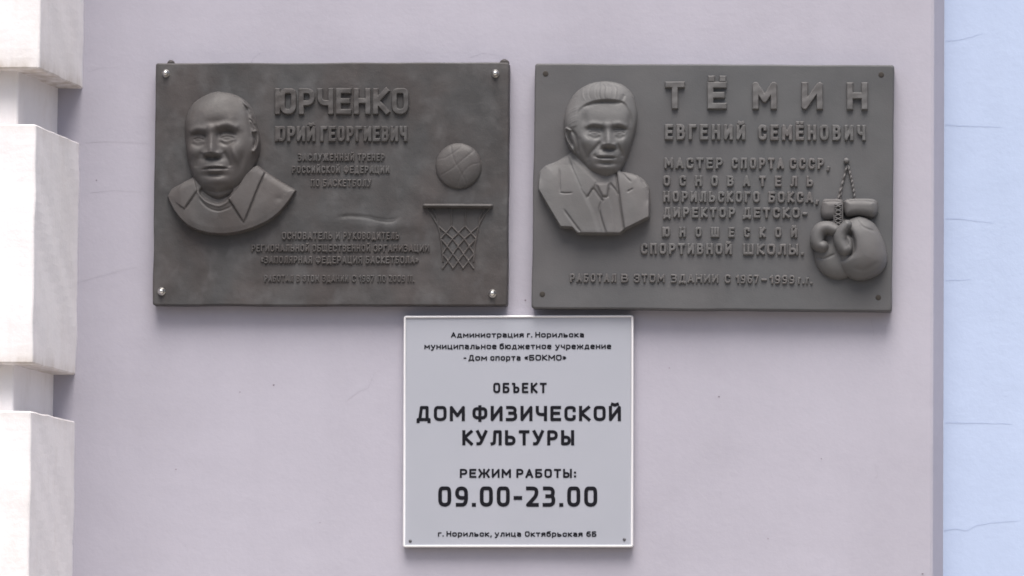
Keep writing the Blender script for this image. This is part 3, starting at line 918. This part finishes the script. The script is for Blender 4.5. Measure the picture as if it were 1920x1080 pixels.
HEAD2 = smooth_poly([(1127, 153), (1103, 158), (1080, 173), (1066, 194), (1058, 219), (1057, 242), (1058.5, 258), (1066, 277), (1077, 291), (1088, 303), (1101, 318),
                     (1116, 330), (1136, 338.5), (1153, 332), (1166, 318), (1178, 291), (1187, 264), (1193, 243), (1195.5, 217), (1192, 194), (1185, 176), (1170, 161), (1150, 154)], 6)
HAIR2 = smooth_poly([(1127, 140), (1092, 148), (1068, 168), (1054, 192), (1048, 222), (1052, 240), (1070, 244), (1083, 240), (1085, 226), (1087, 212), (1096, 203), (1106, 197.5),
                     (1120, 194), (1138, 192.5), (1154, 193), (1164, 194.5), (1171, 197), (1177, 205), (1183, 217), (1186, 232), (1190, 247), (1203, 242), (1204, 212), (1198, 182), (1180, 156), (1150, 143)], 4)
def head2(U, V):
    d = blur(sdf(U, V, HEAD2), 2.0)
    h = 2.0 + 27 * dome(d, 42) * (.42 + .58 * sstep(V, 146, 245)) + 2 * sstep(d, 0, 16)
    h = h + 3.5 * g(U, V, 1134, 218, 40, 24)
    # hair: a full cap with an overhanging fringe, and the side by the right temple
    hs = blur(sdf(U, V, HAIR2), .8)
    h = h + 6.2 * sstep(hs, -1.2, 4.5) * np.clip(.32 + .68 * g(U, V, 1142, 184, 30, 26), 0, 1) + 3.5 * g(U, V, 1128, 174, 42, 15)
    h = h - 2.0 * groove(U, V, [(1097, 203), (1118, 196.5), (1138, 195), (1162, 197)], 2.6) - 1.4 * groove(U, V, [(1164, 196), (1168, 189), (1172, 179)], 3.6)
    for k_ in range(7):
        o_ = k_ * 8
        h = h + .28 * groove(U, V, [(1080 + o_ * 1.25, 194 - k_ * .8), (1090 + o_, 176 - k_ * .6), (1110 + o_ * .8, 163)], 3.0)
    r_ = random.Random(11)
    for k_ in range(26):
        x0 = 1094 + k_ * 2.8
        h = h + r_.uniform(-.55, .6) * groove(U, V, [(x0, 194 - 5 * math.sin(k_ / 26 * 3.1)), (x0 - 7 + k_ * .35, 180), (x0 - 4 + k_ * .15, 164), (1118 + k_ * .6, 156)], 1.5)
    for k_ in range(12):
        y0 = 188 + k_ * 4.2
        h = h + r_.uniform(-.5, .7) * groove(U, V, [(1061 + r_.uniform(0, 4), y0 + 8), (1070, y0), (1084, y0 - 6)], 1.6)
    # temples
    h = h - 3.0 * g(U, V, 1097, 228, 7, 13) - 3.4 * g(U, V, 1183, 228, 5, 14)
    # brows, sockets, eyes
    h = h + 2.6 * groove(U, V, [(1098, 243), (1113, 236), (1133, 239)], 5.0) + 2.6 * groove(U, V, [(1150, 239), (1163, 236), (1178, 242)], 5.0) + 2.0 * g(U, V, 1141, 237, 9, 7)
    h = h - 9.0 * ga(U, V, 1117, 246.5, 16.5, 7, 13) - 9.0 * ga(U, V, 1162.5, 246, 14, 7, 13)
    h = h - 2.6 * groove(U, V, [(1103, 243.5), (1116, 240.5), (1133, 243.5)], 2.4) - 2.6 * groove(U, V, [(1152, 243.5), (1163, 242), (1176, 246)], 2.4)
    h = h - 2.0 * g(U, V, 1131, 248, 5, 7) - 2.0 * g(U, V, 1152, 248, 4.5, 7)
    h = h + 4.6 * g(U, V, 1116, 251, 10.5, 5) + 4.6 * g(U, V, 1163, 250.5, 9.5, 5)
    h = h - 1.8 * groove(U, V, [(1106, 251.5), (1116, 249.3), (1127, 252)], 1.5) - 1.8 * groove(U, V, [(1154, 251.5), (1163, 249.3), (1173, 252)], 1.5)
    h = h + .5 * groove(U, V, [(1107, 255), (1117, 257.5), (1128, 255)], 1.7) + .5 * groove(U, V, [(1155, 255), (1163, 257), (1172, 255)], 1.7)
    h = h - 1.5 * groove(U, V, [(1103, 257), (1116, 263), (1129, 259)], 3.0) - 1.4 * groove(U, V, [(1154, 259), (1163, 263), (1174, 258)], 2.8)
    # nose
    A = np.interp(V, [232, 244, 256, 268, 274, 279, 284], [0, 4, 8, 13.5, 14.5, 8, 0])
    W = np.interp(V, [236, 252, 264, 276], [7.5, 6.6, 7.4, 9.6])
    cx = np.interp(V, [240, 275], [1141.5, 1144])
    h = h + A * np.exp(-np.abs((U - cx) / W) ** 2.2)
    h = h + 5.0 * g(U, V, 1133.5, 275, 4.4, 4.4) + 5.0 * g(U, V, 1154.5, 275.5, 4.2, 4.4)
    h = h - 4.5 * g(U, V, 1138, 281.5, 4.8, 2.6) - 4.5 * g(U, V, 1150, 281.5, 4.6, 2.6) - 3.6 * g(U, V, 1143, 284, 14, 4)
    # cheeks, folds
    h = h + 5.0 * g(U, V, 1103, 268, 14, 14) + 4.5 * g(U, V, 1171, 270, 9, 15)
    h = h - 3.3 * groove(U, V, [(1130, 269), (1118, 281), (1107, 292), (1104.5, 303)], 3.6) - 3.1 * groove(U, V, [(1156.5, 272), (1162, 280), (1167, 291), (1168, 298)], 3.4)
    h = h - 2.6 * groove(U, V, [(1085, 258), (1092, 276), (1100, 294), (1106, 314)], 5.5)
    # mouth, chin
    h = h + 5.0 * g(U, V, 1138, 297, 25, 14)
    h = h - 3.8 * groove(U, V, [(1119, 297.5), (1127, 299), (1140, 299.5), (1157, 299)], 1.9) - 1.8 * g(U, V, 1117, 295.5, 4, 3.5)
    h = h + 1.4 * groove(U, V, [(1124, 294.5), (1140, 294), (1155, 295)], 2.4) + 2.8 * groove(U, V, [(1128, 303.8), (1140, 304.5), (1150, 303.8)], 2.6)
    h = h - 3.4 * g(U, V, 1140, 310, 16, 3.6) + 6.0 * g(U, V, 1137, 318, 19, 7.5) + 2.5 * g(U, V, 1110, 312, 10, 12)
    # ear on the left
    h = h + 6.0 * groove(U, V, [(1070, 247), (1061.5, 243.5), (1060, 254), (1066, 268), (1073, 280), (1077, 288)], 2.2, False)
    h = h - 4.5 * groove(U, V, [(1068, 251), (1069, 262), (1075, 274)], 2.6) + 2.6 * g(U, V, 1075, 283, 3.2, 5.5)
    h = h - 3.8 * groove(U, V, [(1072, 246), (1080, 256), (1084, 272), (1086, 290)], 2.8)
    return np.where(d > -.7, np.maximum(h, 1.2) * sstep(d, -.8, 1.8), -1)
grid_relief('head', f2, 1052, 1200, 149, 342, .8, head2, M_grey_worn, bust_b)

# boxing gloves on their cord
def rope(name, pts, r_, hgt, parent, base=0.0):
    p = smooth_poly(pts, 5, False)
    def fn(U, V):
        D, T = dist_line(U, V, p)
        tw = 1 + .25 * np.sin(T * 70 + (U - V) * .5)
        return np.where(D < r_, base + hgt * dome(r_ - D, r_) * tw, -1)
    a = np.array(p)
    return grid_relief(name, f2, a[:, 0].min() - r_ - 1, a[:, 0].max() + r_ + 1, a[:, 1].min() - r_ - 1, a[:, 1].max() + r_ + 1, .55, fn, M_grey_worn, parent)
cord = rope('cord', [(1588, 311), (1583, 330), (1577, 352), (1571.5, 374)], 2.6, 5, pl2)
rope('cord', [(1589, 311), (1579.5, 345), (1576, 373)], 1.7, 4, pl2)
rope('cord', [(1590.5, 313), (1596, 336), (1599.5, 354), (1602.5, 374)], 2.6, 5, pl2)
lathe('nail', f2, 1587, 302, [(.0052, -.001), (.0052, .005), (.0042, .008), (.0015, .0092)], M_grey_worn, F2Y)

GL_BODY = smooth_poly([(1546, 420), (1560, 412), (1588, 412), (1606, 440), (1606, 500), (1590, 519), (1572, 524), (1552, 519), (1536, 506), (1528, 488), (1528, 470), (1538, 446)], 5)
def glove_left(U, V):
    d = blur(sdf(U, V, GL_BODY), 1.2)
    h = 20 * dome(d, 30)
    h = h - 3.5 * g(U, V, 1548, 455, 10, 10)
    h = h - 2.0 * groove(U, V, [(1530, 482), (1545, 486), (1566, 478)], 2.2)
    body = np.where(d > 0, h, -1)
    p = smooth_poly([(1566, 433), (1552, 428.5), (1539, 432.5), (1533, 446), (1534.5, 459), (1543, 463.5)], 6, False)
    D, T = dist_line(U, V, p)
    rr_ = np.interp(T, [0, .4, .8, 1], [12, 13.5, 13.5, 11.5])
    th = np.where(D < rr_, 14 + 19 * dome(rr_ - D, rr_), -1)
    return np.maximum(body, th)
gl = grid_relief('boxing_glove', f2, 1514, 1612, 406, 530, .8, glove_left, M_grey_worn)
GR_BODY = smooth_poly([(1586, 417), (1600, 409), (1616, 407), (1636, 417), (1649, 436), (1658, 458), (1662.5, 482), (1659, 500), (1646, 515), (1622, 525), (1600, 524), (1582, 512),
                       (1572, 497), (1572, 480), (1574, 460), (1576, 436)], 5)
def glove_right(U, V):
    d = blur(sdf(U, V, GR_BODY), 1.4)
    h = 6 + 31 * dome(d, 46) + 3 * g(U, V, 1625, 470, 30, 40)
    h = h - 11 * groove(U, V, [(1592, 434), (1598, 448), (1601, 462), (1599, 475), (1589, 483)], 4.0)
    h = h - 4 * g(U, V, 1594, 443, 4.5, 4.5)
    h = h - 3.0 * groove(U, V, [(1574, 489), (1586, 488), (1598, 478)], 3.5)
    h = h - 1.6 * groove(U, V, [(1606, 412), (1618, 428), (1640, 436)], 2.5) - 1.2 * groove(U, V, [(1600, 505), (1622, 508), (1648, 494)], 4)
    body = np.where(d > 0, h, -1)
    p = smooth_poly([(1589, 424), (1578, 438), (1576, 453), (1581, 465), (1585, 470)], 6, False)
    D, T = dist_line(U, V, p)
    rr_ = np.interp(T, [0, .5, 1], [10, 13.5, 12.5])
    th = np.where(D < rr_, 20 + 19 * dome(rr_ - D, rr_), -1)
    return np.maximum(body, th)
gr = grid_relief('boxing_glove', f2, 1562, 1666, 402, 530, .8, glove_right, M_grey_worn)
def cuff(name, poly, hgt, seam, parent):
    pp = smooth_poly(poly, 4)
    a = np.array(pp)
    def fn(U, V):
        d = blur(sdf(U, V, pp), 1.0)
        h = 5 + hgt * dome(d, 15)
        h = h - 2.2 * groove(U, V, seam, 1.5)
        return np.where(d > 0, h, -1)
    return grid_relief(name, f2, a[:, 0].min() - 2, a[:, 0].max() + 2, a[:, 1].min() - 2, a[:, 1].max() + 2, .7, fn, M_grey_worn, parent)
cuff('cuff', [(1543, 376), (1558, 374), (1578, 375), (1582, 390), (1579, 410), (1562, 413), (1545, 411), (1539, 398)], 13, [(1545, 380), (1562, 379), (1578, 380)], gl)
cuff('cuff', [(1586, 375), (1615, 373), (1640, 375), (1646, 388), (1644, 402), (1634, 409), (1610, 406), (1590, 408), (1583, 402), (1582, 386)], 17, [(1588, 380), (1614, 378), (1642, 381)], gr)
lace = []
for i in range(5):
    v_ = 386 + i * 8
    lace.append([(1567, v_), (1577, v_ + 5)]); lace.append([(1577, v_), (1567, v_ + 5)])
def lace_fn(U, V):
    h = np.full(U.shape, -1.0)
    for s in lace:
        D, _ = dist_line(U, V, s)
        h = np.maximum(h, np.where(D < 1.6, 21.5 + 2.5 * dome(1.6 - D, 1.6), -1))
    return h
grid_relief('lacing', f2, 1563, 1581, 383, 426, .6, lace_fn, M_grey_worn, gl, sink=-17)

# ================================================================== OPENING HOURS SIGN
FSY = -0.0200
sg = thing('information_sign', 'square pale grey sign with white frame and black opening hours', 'sign', (0.01534, 0, -0.26973 + ZC), -0.00606)
fs = Frame((-972.919245, 0.999201, 0.002828), (808.051302, -0.001988, -0.997176), FSY, sg)
W2, H2 = 0.4311 / 2, 0.4337 / 2
bm = box_bm(-W2 + .003, W2 - .003, -0.0165, -0.003, -H2 + .003, H2 - .003)
bm_obj('panel', bm, M_panel, sg)
# frame: one rounded section swept round the rectangle, corners rounded
sec = [(0.0, -0.002), (0.0, -0.0175), (0.0009, -0.0193), (0.0022, -0.0200), (0.0034, -0.0193), (0.0042, -0.0178), (0.0042, -0.0150), (0.0042, -0.002)]
loop = []
rc = .004
for cx, cz, a0 in ((W2 - rc, H2 - rc, 0), (-W2 + rc, H2 - rc, 90), (-W2 + rc, -H2 + rc, 180), (W2 - rc, -H2 + rc, 270)):
    for i in range(5):
        a = R(a0 + i * 22.5)
        loop.append((cx, cz, math.cos(a), math.sin(a)))
vv, ff = [], []
for cx, cz, ca, sa in loop:
    for ins, y in sec:
        r_ = rc - ins
        # inner side keeps a mitred corner
        if r_ < 0:
            sx = 1 if cx > 0 else -1; sz = 1 if cz > 0 else -1
            vv.append((cx + sx * r_, y, cz + sz * r_))
        else:
            vv.append((cx + ca * r_, y, cz + sa * r_))
nl, ns = len(loop), len(sec)
for i in range(nl):
    j = (i + 1) % nl
    for k_ in range(ns):
        l_ = (k_ + 1) % ns
        ff.append((i * ns + k_, j * ns + k_, j * ns + l_, i * ns + l_))
bm = bmesh.new()
bv = [bm.verts.new(p) for p in vv]
for q in ff:
    bm.faces.new([bv[i] for i in q])
bmesh.ops.remove_doubles(bm, verts=bm.verts, dist=1e-6)
bmesh.ops.dissolve_degenerate(bm, dist=1e-7, edges=bm.edges)
bm_obj('frame', bm, M_frame, sg, True)
for u, v in ((769, 1014.5), (1170, 1011)):
    lathe('rivet', fs, u, v, [(.0030, 0), (.0030, .0006), (.0020, .0014), (.0006, .0017)], M_rivet, -0.0165)
def TS(words, H_, sw, gap):
    st = [s for (t, x0, x1, base) in words for s in layout(t, x0, x1, base, H_, sw, gap)]
    return printed_text('inscription', fs, st, sw, M_ink, -0.0170)
TS([('Администрация', 845, 982, 632.5), ('г.', 988, 998, 632.5), ('Норильска', 1003.5, 1095, 632.5)], 10.2, 2.3, 1.7)
TS([('муниципальное', 795, 931, 654.5), ('бюджетное', 936.5, 1034, 654.5), ('учреждение', 1041, 1146, 654.5)], 11.0, 2.3, 1.7)
TS([('-', 869, 874, 676), ('Дом', 878, 913, 676), ('спорта', 919, 976, 676), ('«БОКМО»', 983, 1062, 676)], 11, 2.4, 1.7)
TS([('ОБЪЕКТ', 924.5, 1025, 737)], 19.5, 4.1, 4.3)
TS([('ДОМ', 780.5, 871.5, 789.5), ('ФИЗИЧЕСКОЙ', 885.5, 1164, 789.5)], 28.5, 6.0, 6.0)
TS([('КУЛЬТУРЫ', 866.5, 1076.5, 835)], 28.5, 6.0, 6.0)
TS([('РЕЖИМ', 862, 958, 896), ('РАБОТЫ:', 968, 1080, 896)], 17, 3.8, 3.7)
TS([('09.00-23.00', 821.5, 1119.5, 950)], 38, 7.1, 7.2)
TS([('г.', 821, 832, 1006), ('Норильск,', 837, 922, 1006), ('улица', 927.5, 977, 1006), ('Октябрьская', 984, 1092, 1006), ('6Б', 1099, 1118, 1006)], 10.2, 2.3, 1.7)
